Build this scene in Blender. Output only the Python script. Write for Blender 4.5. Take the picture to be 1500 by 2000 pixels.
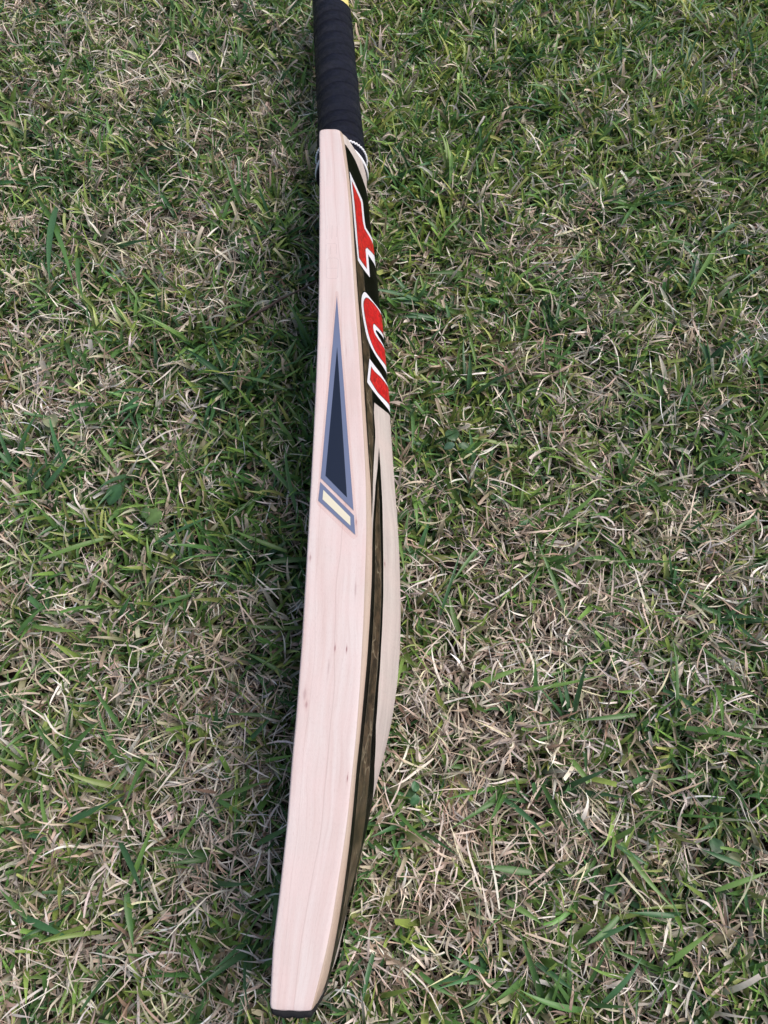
import bpy, bmesh, math
import numpy as np
from mathutils import Vector, Matrix
from mathutils.geometry import delaunay_2d_cdt
R = math.radians
rng = np.random.default_rng(11)
for o in list(bpy.data.objects): bpy.data.objects.remove(o)
scene = bpy.context.scene
COL = scene.collection

# ------------------------------------------------------------------ camera, sky, sun, exposure
cam = bpy.data.cameras.new('camera'); camo = bpy.data.objects.new('camera', cam); COL.objects.link(camo)
camo.location = (0, 0, .52); camo.rotation_euler = (R(24.6), 0, 0)
cam.sensor_fit = 'VERTICAL'; cam.sensor_height = 36; cam.lens = 26; cam.clip_start = .01; cam.clip_end = 200
scene.camera = camo
world = bpy.data.worlds.new('World'); scene.world = world; world.use_nodes = True
wn = world.node_tree; bg = wn.nodes['Background']
sky = wn.nodes.new('ShaderNodeTexSky'); sky.sky_type = 'NISHITA'; sky.sun_disc = False
sky.sun_elevation = R(54); sky.sun_rotation = R(70); sky.air_density = 1.0; sky.dust_density = 4.0
wn.links.new(sky.outputs[0], bg.inputs[0]); bg.inputs[1].default_value = .103
sun = bpy.data.lights.new('sun', 'SUN'); suno = bpy.data.objects.new('sun', sun); COL.objects.link(suno)
sun.energy = 2.0; sun.angle = R(50); sun.color = (1, .95, .93)
suno.rotation_euler = Vector((-math.sin(R(70))*math.cos(R(54)), -math.cos(R(70))*math.cos(R(54)), -math.sin(R(54)))).to_track_quat('-Z', 'Y').to_euler()
scene.view_settings.view_transform = 'Standard'; scene.view_settings.look = 'None'
scene.view_settings.gamma = 1; scene.view_settings.exposure = .40
scene.cycles.max_bounces = 6; scene.cycles.diffuse_bounces = 2; scene.cycles.transparent_max_bounces = 6

# ------------------------------------------------------------------ helpers
def tag(o, label=None, cat=None, group=None, kind=None):
    if label: o['label'] = label
    if cat: o['category'] = cat
    if group: o['group'] = group
    if kind: o['kind'] = kind
    return o
def mesh_obj(name, v, f, m, parent=None, smooth=True, sharp=None):
    me = bpy.data.meshes.new(name); me.from_pydata([tuple(p) for p in v], [], [tuple(q) for q in f]); me.update()
    if m: me.materials.append(m)
    if smooth: me.shade_smooth()
    if sharp: me.set_sharp_from_angle(angle=R(sharp))
    o = bpy.data.objects.new(name, me); COL.objects.link(o)
    if parent: o.parent = parent
    return o
class NT:
    def __init__(s, name):
        s.m = bpy.data.materials.new(name); s.m.use_nodes = True; s.t = s.m.node_tree
        s.b = s.t.nodes['Principled BSDF']; s.out = s.t.nodes['Material Output']
    def n(s, typ, ins={}, **kw):
        nd = s.t.nodes.new('ShaderNode'+typ)
        for k, v in kw.items(): setattr(nd, k, v)
        for k, v in ins.items():
            if isinstance(v, bpy.types.NodeSocket): s.t.links.new(v, nd.inputs[k])
            else: nd.inputs[k].default_value = v
        return nd
    def math(s, op, a, b=0.0, c=0.0):
        return s.n('Math', {0: a, 1: b, 2: c}, operation=op).outputs[0]
    def mix(s, f, a, b, bt='MIX'):
        nd = s.n('Mix', {0: f, 6: a, 7: b}, data_type='RGBA', blend_type=bt); return nd.outputs[2]
    def ramp(s, f, stops):
        nd = s.n('ValToRGB', {0: f}); e = nd.color_ramp.elements
        while len(e) < len(stops): e.new(.5)
        for i, (p, c) in enumerate(stops): e[i].position = p; e[i].color = (*c, 1) if len(c) == 3 else c
        return nd.outputs[0]
    def set(s, **kw):
        for k, v in kw.items():
            k = k.replace('_', ' ')
            if isinstance(v, bpy.types.NodeSocket): s.t.links.new(v, s.b.inputs[k])
            else: s.b.inputs[k].default_value = v
        return s
    def bump(s, h, st=.3, d=.001):
        nd = s.n('Bump', {'Height': h, 'Strength': st, 'Distance': d}); s.t.links.new(nd.outputs[0], s.b.inputs['Normal'])
def c4(r, g, b): return (r, g, b, 1)
# ---- bat surface (metres in world space, data in millimetres): profile tables read off as Y -> X
Z0, HH = 66.0, 54.0            # mid height of the blade standing on its edge, half its width
FACE = [(-66,-52.2),(-40,-52.3),(-20,-50.6),(14,-48.4),(39,-47.8),(64,-46.6),(105,-45.4),(150,-44.9),(200,-44.5),(240,-44.2),(274,-44.2),(311,-44.4),(350,-45.1),(392,-46.3),(450,-48.3),(510,-50.6)]
EDGE = [(-66,-32.6),(-54,-29.5),(-43,-26.6),(-30,-24.1),(-14,-21.8),(2,-19.4),(14,-17.8),(33,-16.2),(53,-14.2),(80,-12.5),(117,-11.0),(157,-10.1),(172,-9.9),(200,-10.5),(218,-11.3),(243,-12.8),(270,-14.5),(298,-16.1),(328,-18.4),(354,-20.2),(392,-22.6),(429,-25.0),(464,-28.1),(487,-31.0),(510,-33.9)]
BACK = [(-66,-31.0),(-62,-28.9),(-54,-26.3),(-43,-24.0),(-30,-21.6),(-14,-19.3),(2,-17.3),(20,-15.6),(39,-14.2),(53,-12.7),(74,-11.0),(95,-9.3),(118,-8.0),(141,-7.1),(158,-6.9),(178,-7.3),(201,-8.0),(219,-9.4),(239,-10.8),(268,-12.7),(297,-14.3),(328,-16.5),(352,-18.4),(394,-21.2),(431,-23.5),(466,-26.7),(487,-29.2),(510,-32.0)]
SPINE = [(-66,-30.0),(-46,-24.4),(-32,-20.8),(-15,-16.6),(-1,-12.7),(11,-9.7),(19.5,-8.1),(26.5,-6.5),(34,-4.4),(43,-2.1),(52,.3),(63,3.1),(78,6.0),(94,8.3),(115,10.1),(140,10.7),(167,10.3),(181,10.0),(206,8.7),(232,7.1),(259,5.5),(284,4.3),(308,2.7),(329,1.1),(350,-.4),(367,-1.7),(380,-3.0),(404,-5.2),(420,-6.8),(435,-8.2),(459,-10.5),(490,-12.9),(510,-14.5)]
def _tab(t):
    a = np.array(t, float); g = np.arange(-66, 511, 1.0)
    v = np.interp(g, a[:,0], a[:,1])
    k = np.exp(-np.linspace(-2,2,25)**2); k /= k.sum()
    p = np.concatenate([2*v[0]-v[12:0:-1], v, 2*v[-1]-v[-2:-14:-1]])
    return g, np.convolve(p, k, 'valid')
TF, TE, TB, TS = map(_tab, (FACE, EDGE, BACK, SPINE))
def fx(Y): return np.interp(Y, *TF)
def ex(Y): return np.interp(Y, *TE)
def bx_(Y): return np.interp(Y, *TB)
def sx(Y): return np.interp(Y, *TS)
def drop(Y): return np.interp(Y, [-66,-40,0,60,500], [9,6,3,1.8,1.8])
def hcx(Y): return np.interp(Y, [500,530,582,765,1000], [-35.5,-36,-38.8,-52.4,-68])   # handle axis
def hr(Y): return np.interp(Y, [520,545,582,765,1000], [21.0,20.6,19.4,18.2,17.2])
def back(Y, q):
    """point on the blade's back, q 0 at the upper edge, 1 on the spine, 2 at the lower edge"""
    Y = np.asarray(Y, float); q = np.asarray(q, float)
    Yc = np.clip(Y, -66, 510)
    x2, xs, dz = bx_(Yc), sx(Yc), drop(Yc)
    s = 1 - q                                   # 1 upper edge .. -1 lower edge
    e = .13
    d = (np.sqrt(s*s+e*e)-e)/(np.sqrt(1+e*e)-e)
    p = np.interp(Yc, [-66,0,60,430,510], [1.0,1.0,1.3,1.3,.72])
    g = np.clip(1-d, 0, 1)**p
    z = Z0 + s*(HH-dz)
    return x2+(xs-x2)*g, Y, z
# ------------------------------------------------------------------ materials
def wood(name, base, dark, fine, knots, line=True):
    t = NT(name)
    at = t.n('Attribute', attribute_name='grain').outputs['Vector']
    sep = t.n('SeparateXYZ', {0: at}); u, v = sep.outputs[0], sep.outputs[1]
    wob = t.n('TexNoise', {'Vector': t.n('CombineXYZ', {0: t.math('MULTIPLY', u, .35), 1: t.math('MULTIPLY', v, .11)}).outputs[0], 'Scale': .12, 'Detail': 3.0}, noise_dimensions='2D').outputs[0]
    uu = t.math('ADD', u, t.math('MULTIPLY', t.math('SUBTRACT', wob, .5), 9.0))
    def streak(su, sv, det, rough=.6):
        return t.n('TexNoise', {'Vector': t.n('CombineXYZ', {0: t.math('MULTIPLY', uu, su), 1: t.math('MULTIPLY', v, sv)}).outputs[0], 'Scale': 1.0, 'Detail': det, 'Roughness': rough}, noise_dimensions='2D').outputs[0]
    s1, s2, s3 = streak(.13, .006, 3.0), streak(.6, .02, 4.0), streak(3.2, .06, 4.0, .7)
    col = t.mix(t.ramp(s1, [(.35, (0, 0, 0)), (.72, (1, 1, 1))]), c4(*base), c4(*dark))
    col = t.mix(t.math('MULTIPLY', t.ramp(s2, [(.50, (0, 0, 0)), (.85, (1, 1, 1))]), .32), col, c4(*fine))
    col = t.mix(t.math('MULTIPLY', t.ramp(s3, [(.50, (0, 0, 0)), (.85, (1, 1, 1))]), .2), col, c4(fine[0]*.9, fine[1]*.9, fine[2]*.9))
    blotch = t.n('TexNoise', {'Vector': at, 'Scale': .035, 'Detail': 3.0}).outputs[0]
    col = t.mix(t.math('MULTIPLY', t.ramp(blotch, [(.42, (0, 0, 0)), (.68, (1, 1, 1))]), .45), col, c4(min(1, base[0]*1.05), base[1]*.93, base[2]*.93))
    if line:      # growth-ring lines that run the length of the edge
        for u0, amp, w, a in ((18.0, 5.0, .26, .30), (5.0, 4.0, .2, .18)):
            wv = t.n('TexNoise', {'W': t.math('ADD', t.math('MULTIPLY', v, .0085), u0*3.7), 'Scale': 1.0, 'Detail': 2.0}, noise_dimensions='1D').outputs[0]
            ln = t.math('ABSOLUTE', t.math('SUBTRACT', u, t.math('ADD', t.math('MULTIPLY', t.math('SUBTRACT', wv, .5), amp*2), u0)))
            f = t.math('MULTIPLY', t.n('MapRange', {0: ln, 1: 0.0, 2: w*2, 3: 1.0, 4: 0.0}, interpolation_type='SMOOTHSTEP').outputs[0], a)
            col = t.mix(f, col, c4(fine[0]*.72, fine[1]*.62, fine[2]*.6))
            side = t.n('MapRange', {0: t.math('SUBTRACT', t.math('ADD', t.math('MULTIPLY', t.math('SUBTRACT', wv, .5), amp*2), u0), u), 1: 0.0, 2: 3.5, 3: a*.55, 4: 0.0}).outputs[0]
            side = t.math('MULTIPLY', side, t.math('GREATER_THAN', t.math('ADD', t.math('MULTIPLY', t.math('SUBTRACT', wv, .5), amp*2), u0), u))
            col = t.mix(side, col, c4(dark[0], dark[1]*.9, dark[2]*.9))
    for u0, v0, ru, rv, a in knots:
        du = t.math('DIVIDE', t.math('SUBTRACT', u, u0), ru); dv = t.math('DIVIDE', t.math('SUBTRACT', v, v0), rv)
        d = t.math('ADD', t.math('ABSOLUTE', du), t.math('MULTIPLY', dv, dv))
        f = t.n('MapRange', {0: d, 1: 0.0, 2: 1.0, 3: a, 4: 0.0}, interpolation_type='SMOOTHSTEP').outputs[0]
        core = t.n('MapRange', {0: t.math('ADD', t.math('MULTIPLY', t.math('ABSOLUTE', du), 1.7), t.math('MULTIPLY', dv, t.math('MULTIPLY', dv, 5.0))), 1: 0.0, 2: 1.0, 3: a, 4: 0.0}).outputs[0]
        col = t.mix(t.math('MULTIPLY', f, .5), col, c4(.42, .20, .20)); col = t.mix(core, col, c4(.20, .07, .075))
    pores = t.n('TexNoise', {'Vector': t.n('CombineXYZ', {0: t.math('MULTIPLY', u, 5.5), 1: t.math('MULTIPLY', v, .45)}).outputs[0], 'Scale': 1.0, 'Detail': 3.0, 'Roughness': .7}, noise_dimensions='2D').outputs[0]
    col = t.mix(t.math('MULTIPLY', t.ramp(pores, [(.56, (0, 0, 0)), (.72, (1, 1, 1))]), .38), col, c4(fine[0]*.85, fine[1]*.75, fine[2]*.75))
    t.set(Base_Color=col, Roughness=.5, Specular_IOR_Level=.35)
    t.bump(t.math('ADD', s3, pores), .2, .0004)
    return t.m
knots = [(17.3, 101, .9, 5, .85), (23.7, 100.4, .9, 4.5, .95), (29.8, 33.6, .8, 5, .8), (2.6, 76, 2.2, 9, .35), (3.9, 70.5, 1.8, 5, .5),
         (26.2, 176.5, 1.0, 6, .65), (.9, 154, 1.2, 5, .55), (14.4, 91, 1.1, 12, .25), (27, 135, 1.2, 12, .35), (12.5, 250, 1.0, 6, .28), (22, 300, 1.0, 14, .25), (20, 250, 1.4, 16, .22)]
M_edge = wood('willow_edge', (.68, .595, .57), (.62, .485, .45), (.49, .345, .32), knots)
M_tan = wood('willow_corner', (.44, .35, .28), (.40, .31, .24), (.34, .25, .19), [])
M_back = wood('willow_back', (.62, .56, .52), (.49, .43, .40), (.28, .235, .22), [(47, 160, 1.0, 4, .8), (52, 42, 3.2, 1.2, .85), (60, 120, .8, 40, .25), (44, 95, .7, 35, .28)], line=False)

def plain(name, c, rough=.5, metal=0., spec=.5, bumpscale=0, bs=.2, coat=0):
    t = NT(name); t.set(Base_Color=c4(*c), Roughness=rough, Metallic=metal, Specular_IOR_Level=spec, Coat_Weight=coat)
    if bumpscale:
        no = t.n('TexNoise', {'Vector': t.n('TexCoord').outputs['Object'], 'Scale': bumpscale, 'Detail': 4.0}).outputs[0]
        t.bump(no, bs, .0005)
    return t
def mirror(name, base, rough, creases=True, metal=.9, spec=.6):
    t = NT(name); P = t.n('TexCoord').outputs['Object']
    n1 = t.n('TexNoise', {'Vector': P, 'Scale': 120.0, 'Detail': 6.0, 'Roughness': .75}).outputs[0]
    st = t.n('Mapping', {'Vector': P, 'Scale': (1.0, .55, 1.0)}).outputs[0]
    vo = t.n('TexVoronoi', {'Vector': t.n('VectorMath', {0: st, 1: t.n('VectorMath', {0: t.n('TexNoise', {'Vector': P, 'Scale': 90.0}).outputs[1], 3: .012}, operation='SCALE').outputs[0]}, operation='ADD').outputs[0], 'Scale': 95.0}, feature='DISTANCE_TO_EDGE').outputs[0]
    cr = t.math('MULTIPLY', t.ramp(vo, [(0, (1, 1, 1)), (.05, (0, 0, 0))]), t.ramp(t.n('TexNoise', {'Vector': P, 'Scale': 45.0, 'Detail': 2.0}).outputs[0], [(.46, (0, 0, 0)), (.54, (1, 1, 1))]))
    col = t.mix(t.ramp(n1, [(.43, (0, 0, 0)), (.58, (1, 1, 1))]), c4(*base), c4(*[x*.22 for x in base]))  # mottle paints blotchy reflections into the sticker's colour
    if creases: col = t.mix(t.math('MULTIPLY', cr, .55), col, c4(.42, .36, .25))
    t.set(Base_Color=col, Roughness=rough, Metallic=metal, Specular_IOR_Level=spec)
    t.bump(t.math('ADD', n1, t.math('MULTIPLY', cr, 1.0)), .25, .0006)
    return t.m
M_black = mirror('black_gloss_sticker', (.003, .0035, .003), .3, False, 0., .02)
M_gold = mirror('bronze_mirror_sticker', (.095, .064, .038), .35, True, .15, .25)
M_line = plain('pale_line_print', (.30, .27, .20), .5).m
M_white = plain('white_vinyl', (.80, .80, .86), .35).m
M_grey = plain('grey_vinyl', (.07, .065, .07), .4).m
def red():
    t = NT('red_crinkled_vinyl'); P = t.n('TexCoord').outputs['Object']
    w = t.n('VectorMath', {0: P, 1: t.n('VectorMath', {0: t.n('TexNoise', {'Vector': P, 'Scale': 160.0}).outputs[1], 3: .01}, operation='SCALE').outputs[0]}, operation='ADD').outputs[0]
    vo = t.n('TexVoronoi', {'Vector': w, 'Scale': 360.0}, feature='F1'); v2 = t.n('TexVoronoi', {'Vector': w, 'Scale': 360.0}, feature='DISTANCE_TO_EDGE').outputs[0]
    cell = t.n('SeparateColor', {0: vo.outputs['Color']}).outputs[0]
    col = t.ramp(cell, [(0, (.30, .002, .006)), (.5, (.48, .003, .009)), (1, (.66, .010, .016))])
    col = t.mix(t.math('MULTIPLY', t.ramp(v2, [(0, (1, 1, 1)), (.06, (0, 0, 0))]), .4), col, c4(.85, .10, .09))
    t.set(Base_Color=col, Roughness=.28, Specular_IOR_Level=.2); t.bump(cell, .3, .0006); return t.m
M_red = red()
def flake(name, c, rough=.42):
    t = NT(name); n = t.n('TexNoise', {'Vector': t.n('TexCoord').outputs['Object'], 'Scale': 2600.0, 'Detail': 2.0}).outputs[0]
    t.set(Base_Color=t.mix(t.math('MULTIPLY', n, .35), c4(*c), c4(*[min(1, x*1.35+.01) for x in c])), Roughness=rough, Specular_IOR_Level=.2); return t.m
M_blue = flake('slate_blue_vinyl', (.13, .16, .255)); M_navy = flake('navy_vinyl', (.006, .013, .032)); M_cream = flake('cream_vinyl', (.64, .60, .46))
def film():
    t = NT('clear_film'); t.set(Base_Color=c4(.74, .42, .38), Roughness=.28)
    tr = t.n('BsdfTransparent', {0: c4(1, .985, .98)}); mx = t.n('MixShader', {0: .10, 1: tr.outputs[0], 2: t.b.outputs[0]})
    t.t.links.new(mx.outputs[0], t.out.inputs[0]); return t.m
M_film = film()
def stamp():
    t = NT('stamped_mark'); t.set(Base_Color=c4(.50, .30, .29), Roughness=.6)
    tr = t.n('BsdfTransparent'); mx = t.n('MixShader', {0: .17, 1: tr.outputs[0], 2: t.b.outputs[0]}); t.t.links.new(mx.outputs[0], t.out.inputs[0]); return t.m
M_stamp = stamp()
def rubber():
    t = NT('navy_black_grip_rubber'); at = t.n('Attribute', attribute_name='grain').outputs['Vector']
    sep = t.n('SeparateXYZ', {0: at}); u, v, ph = sep.outputs[0], sep.outputs[1], sep.outputs[2]   # mm round, mm along, phase in the turn 0..1
    zig = t.math('PINGPONG', ph, .5)
    w = t.math('SINE', t.math('MULTIPLY', t.math('ADD', u, t.math('MULTIPLY', zig, 26.0)), 5.2))
    n = t.n('TexNoise', {'Vector': at, 'Scale': .25, 'Detail': 3.0}).outputs[0]
    nf = t.n('TexNoise', {'Vector': at, 'Scale': 2.5, 'Detail': 2.0}).outputs[0]
    col = t.mix(t.ramp(n, [(.35, (0, 0, 0)), (.7, (1, 1, 1))]), c4(.004, .006, .016), c4(.011, .013, .034))
    t.set(Base_Color=col, Roughness=t.ramp(n, [(.4, (.62, .62, .62)), (.6, (.40, .40, .40))]), Specular_IOR_Level=.26)
    t.bump(t.math('ADD', t.math('MULTIPLY', w, .35), t.math('MULTIPLY', nf, .6)), 1.0, .0009); return t.m
M_grip = rubber()
M_rope = plain('white_cord', (.82, .82, .84), .6, bumpscale=900).m
M_cordb = plain('black_binding', (.012, .013, .02), .6, bumpscale=900).m
M_toe = plain('black_toe_rubber', (.010, .010, .012), .75, spec=.3, bumpscale=1200, bs=.5).m
def yellow():
    t = NT('yellow_dotted_sleeve'); P = t.n('TexCoord').outputs['Object']
    vo = t.n('TexVoronoi', {'Vector': P, 'Scale': 210.0, 'Randomness': .3}).outputs[0]
    t.set(Base_Color=t.mix(t.ramp(vo, [(.24, (1, 1, 1)), (.30, (0, 0, 0))]), c4(.72, .62, .22), c4(.02, .02, .02)), Roughness=.5); return t.m
M_yellow = yellow()
def leafmat(name, trans, rough, spec, mottle=.3):
    t = NT(name); c = t.n('Attribute', attribute_name='tint').outputs['Color']
    n = t.n('TexNoise', {'Vector': t.n('TexCoord').outputs['Object'], 'Scale': 420.0, 'Detail': 3.0}).outputs[0]
    c = t.mix(t.math('MULTIPLY', t.ramp(n, [(.3, (0, 0, 0)), (.75, (1, 1, 1))]), mottle), c, t.mix(1.0, c, c4(.45, .42, .36), 'MULTIPLY'))
    t.set(Base_Color=c, Roughness=rough, Specular_IOR_Level=spec)
    tl = t.n('BsdfTranslucent', {0: c}); mx = t.n('MixShader', {0: trans, 1: t.b.outputs[0], 2: tl.outputs[0]})
    t.t.links.new(mx.outputs[0], t.out.inputs[0]); return t.m
M_green = leafmat('living_grass', .24, .38, .5); M_straw = leafmat('dry_straw', .10, .55, .35, .3)
def soil():
    t = NT('soil'); P = t.n('TexCoord').outputs['Object']
    n = t.n('TexNoise', {'Vector': P, 'Scale': 60.0, 'Detail': 8.0, 'Roughness': .7}).outputs[0]
    n2 = t.n('TexNoise', {'Vector': P, 'Scale': 9.0, 'Detail': 6.0, 'Roughness': .65}).outputs[0]
    col = t.ramp(n, [(.3, (.008, .006, .005)), (.55, (.022, .014, .010)), (.75, (.05, .035, .027))])
    col = t.mix(t.math('MULTIPLY', t.ramp(n2, [(.45, (0, 0, 0)), (.6, (1, 1, 1))]), .5), col, c4(.03, .045, .018))
    t.set(Base_Color=col, Roughness=.95, Specular_IOR_Level=.2); t.bump(n, .8, .004); return t.m
M_soil = soil()

# ------------------------------------------------------------------ ground
def gz(x, y):
    return .0035*np.sin(x*23+1.3)*np.cos(y*19+.4) + .002*np.sin(x*57+y*41) + .0015*np.sin(y*83-x*31)
def ground():
    g = np.concatenate([np.linspace(-6, -.8, 14), np.linspace(-.7, 1.2, 150), np.linspace(1.3, 8, 14)]); n = len(g)
    v = []; f = []
    for y in g:
        for x in g: v.append((x, y, float(gz(x, y)) if abs(x) < .7 else 0.))
    for i in range(n-1):
        for j in range(n-1): a = i*n+j; f.append((a, a+1, a+n+1, a+n))
    return tag(mesh_obj('ground', v, f, M_soil), kind='structure')
ground()

# ------------------------------------------------------------------ the bat
bat = bpy.data.objects.new('cricket_bat', None); COL.objects.link(bat); bat.location = (-.035, .2, .012)
tag(bat, 'pale wooden cricket bat lying on edge in grass, black wrapped handle, red letters on back', 'cricket bat')
bpy.context.view_layer.update()
INV = Matrix.Translation(-Vector(bat.location))
def bchild(name, v, f, m, parent=None, **kw):
    b = bat.location
    vv = [(p[0]*1e-3-b[0], p[1]*1e-3-b[1], p[2]*1e-3-b[2]) for p in v]
    o = mesh_obj(name, vv, f, m, parent or bat, **kw)
    return o
def setgrain(o, g):
    a = o.data.attributes.new('grain', 'FLOAT_VECTOR', 'POINT'); a.data.foreach_set('vector', np.asarray(g, 'f').ravel())
QB = np.concatenate([np.linspace(0, .8, 34)[:-1], np.linspace(.8, 1.2, 25), np.linspace(1.2, 2, 34)[1:]])
def section(Y):
    """closed outline of the blade at station Y: list of (x, z, grain u, material)"""
    Yc = min(max(Y, -66), 510); L, E = float(fx(Yc)), float(ex(Yc)); dz = float(drop(Yc)); T = Z0+HH; r = 1.3
    pts = []
    for k in range(9): a = -1+2*k/8; pts.append((L-1.6*(1-a*a), Z0+a*(HH-2*r), -40+20*a, 0))     # hitting face
    for k in range(1, 5): a = math.pi/2*k/5; pts.append((L+r-r*math.cos(a), T-r+r*math.sin(a), -1+k*.3, 0))
    for k in range(11): a = k/10; pts.append((L+r+(E-L-r-.5)*a, T, a*32, 0))
    x2 = float(bx_(Yc)); zb = T-dz
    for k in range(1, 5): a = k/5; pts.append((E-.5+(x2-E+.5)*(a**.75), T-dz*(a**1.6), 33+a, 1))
    n0 = len(pts)
    xs, _, zs = back(np.full(len(QB), Yc), QB)
    for q, x, z in zip(QB, xs, zs): pts.append((float(x), float(z), 34+q*28, 2))
    B = Z0-HH
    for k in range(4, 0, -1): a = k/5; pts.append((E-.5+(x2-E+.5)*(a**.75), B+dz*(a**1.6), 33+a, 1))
    for k in range(10, -1, -1): a = k/10; pts.append((L+r+(E-L-r-.5)*a, B, a*32, 0))
    for k in range(4, 0, -1): a = math.pi/2*k/5; pts.append((L+r-r*math.cos(a), B+r-r*math.sin(a), -1+k*.3, 0))
    return np.array(pts)
def plan(x, Y):
    """the ends of the blade are rounded in plan"""
    Yc = min(max(Y, -66), 510); m = (float(fx(Yc))+float(ex(Yc)))/2; s = min(1.1, abs(x-m)/((float(ex(Yc))-float(fx(Yc)))/2))
    if Y > 490: w = min(1, (Y-490)/18); return Y-w*w*2.6*s**4+.8*w
    if Y < -50: w = min(1, (-50-Y)/15); return Y+w*w*(.9*s**8)-w*.02*(x-m)*1.6
    return Y
def blade():
    st = [(-66.6, .80), (-66.5, .90), (-65.9, .97), (-64.6, 1.0)]
    rows = []
    base = section(-66); c = np.array([base[:, 0].mean(), Z0])
    for Y, s in st:
        p = section(Y).copy(); inset = (1-s)*10
        p[:, 0] = c[0]+(p[:, 0]-c[0])*(1-inset/12*.9); p[:, 1] = Z0+(p[:, 1]-Z0)*(1-inset/54*.9); rows.append((Y, p))
    for Y in np.arange(-63, 508.5, 2.5): rows.append((Y, section(Y)))
    s0 = section(510); ang = np.arctan2((s0[:, 1]-Z0)/54, (s0[:, 0]+35)/18)
    for k in range(1, 13):                                  # the shoulders run down into the handle
        t = k/12; Y = 508.5+t*36; p = s0.copy()
        hh = 54-(54-20.6)*(1-math.sqrt(max(0, 1-min(1, (Y-508.5)/25)**1.25))) if Y < 533.5 else 20.6
        if k == 1: hh = 53.2
        m = min(1, (54-hh)/33.4)
        cx, r = float(hcx(Y)), 20.6
        circ = np.stack([cx+r*np.cos(ang), Z0+r*np.sin(ang)], 1)
        own = np.stack([p[:, 0], Z0+(p[:, 1]-Z0)*hh/54], 1)
        w = m**2
        p[:, :2] = own*(1-w)+circ*w; rows.append((Y, p))
    n = len(rows[0][1]); v = []; f = []; g = []; mi = []
    for Y, p in rows:
        for a in p: v.append((a[0], plan(a[0], Y), a[1])); g.append((a[2], Y, 0))
    for i in range(len(rows)-1):
        for j in range(n):
            k = (j+1) % n; f.append((i*n+j, i*n+k, (i+1)*n+k, (i+1)*n+j))
            mi.append(int(rows[0][1][j][3]) if rows[0][1][k][3] != 1 else 1)
    f.append(tuple(range(n))); mi.append(0); m0 = (len(rows)-1)*n; f.append(tuple(m0+j for j in range(n-1, -1, -1))); mi.append(0)
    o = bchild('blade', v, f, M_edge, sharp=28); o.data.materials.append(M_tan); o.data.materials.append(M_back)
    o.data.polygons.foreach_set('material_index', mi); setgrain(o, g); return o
blade_o = blade()
def toe():
    rows = []; f = []; v = []
    for Y, ins in ((-65.6, 2.6), (-65.9, .9), (-66.6, .35), (-68.4, .6), (-69.1, 1.4), (-69.4, 3.0)):
        p = section(-66); c = p[:, 0].mean(); hw = (p[:, 0].max()-p[:, 0].min())/2
        rows.append([(c+(a[0]-c)*(1-ins/hw), plan(a[0], Y) + .3*math.sin(a[0]*.9+a[1]*.23), Z0+(a[1]-Z0)*(1-ins/54)) for a in p])
    n = len(rows[0])
    for r in rows: v += r
    for i in range(len(rows)-1):
        for j in range(n): k = (j+1) % n; f.append((i*n+j, (i+1)*n+j, (i+1)*n+k, i*n+k))
    f.append(tuple(range((len(rows)-1)*n+n-1, (len(rows)-1)*n-1, -1)))
    return bchild('toe_guard', v, f, M_toe, sharp=50)
toe()

# ---- stickers: outlines in (Y mm, q across the back), laid on the curved surface
def densify(p, step):
    out = []
    for i in range(len(p)):
        a = np.array(p[i]); b = np.array(p[(i+1) % len(p)]); m = max(1, int(np.ceil(np.linalg.norm(b-a)/step)))
        for k in range(m): out.append(a+(b-a)*k/m)
    return out
def inside(P, poly):
    x, y = P; c = False; n = len(poly)
    for i in range(n):
        x1, y1 = poly[i]; x2, y2 = poly[(i+1) % n]
        if (y1 > y) != (y2 > y) and x < (x2-x1)*(y-y1)/(y2-y1)+x1: c = not c
    return c
KQ = 55.0
def smooth_poly(p, it=2):
    p = [np.array(a, float) for a in p]
    for _ in range(it):
        q = []
        for i in range(len(p)):
            a, b, c = p[i-1], p[i], p[(i+1) % len(p)]
            u, w = b-a, c-b; co = np.dot(u, w)/(np.linalg.norm(u)*np.linalg.norm(w)+1e-9)
            if co > .45: q += [b-(b-a)*.25, b+(c-b)*.25]
            else: q.append(b)
        p = q
    return p
def decal(name, poly, off, m, parent=None, step=2.2, smooth=0, ks=True):
    P = [np.array((a[0], a[1]*KQ)) for a in poly]
    if smooth: P = smooth_poly(P, smooth)
    d = densify(P, step); A = np.array(d); mn, mx = A.min(0), A.max(0)
    pts = [Vector(a) for a in d]; n = len(pts); e = [(i, (i+1) % n) for i in range(n)]
    for a in np.arange(mn[0]+step/2, mx[0], step):
        for b in np.arange(mn[1]+step/2, mx[1], step):
            if inside((a, b), d) and np.min(np.abs(A-(a, b)).sum(1)) > step*.45: pts.append(Vector((a, b)))
    vo, eo, fo, *_ = delaunay_2d_cdt(pts, e, [list(range(n))], 1, 1e-4)
    Y = np.array([p[0] for p in vo]); q = np.array([p[1] for p in vo])/KQ
    x, y, z = back(Y, q); h = .01
    x1, y1, z1 = back(Y, q+h); x2, y2, z2 = back(Y+1, q)
    tq = np.stack([x1-x, y1-y, z1-z], 1); ty = np.stack([x2-x, y2-y, z2-z], 1)
    nn = np.cross(tq, ty); nn /= np.linalg.norm(nn, axis=1)[:, None]; nn *= np.sign(nn[:, :1]+1e-9)
    v = np.stack([x, y, z], 1)+nn*off
    f = []
    for a in fo:
        a = list(a); nrm = np.cross(v[a[1]]-v[a[0]], v[a[2]]-v[a[0]])
        f.append(a if nrm[0] > 0 else a[::-1])
    return bchild(name, v, f, m, parent or blade_o)
DT = .16
up_r = [(266,.37),(253,.378),(246,.362),(226,.25),(205,.125),(184,.035),(180,0)]
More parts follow.
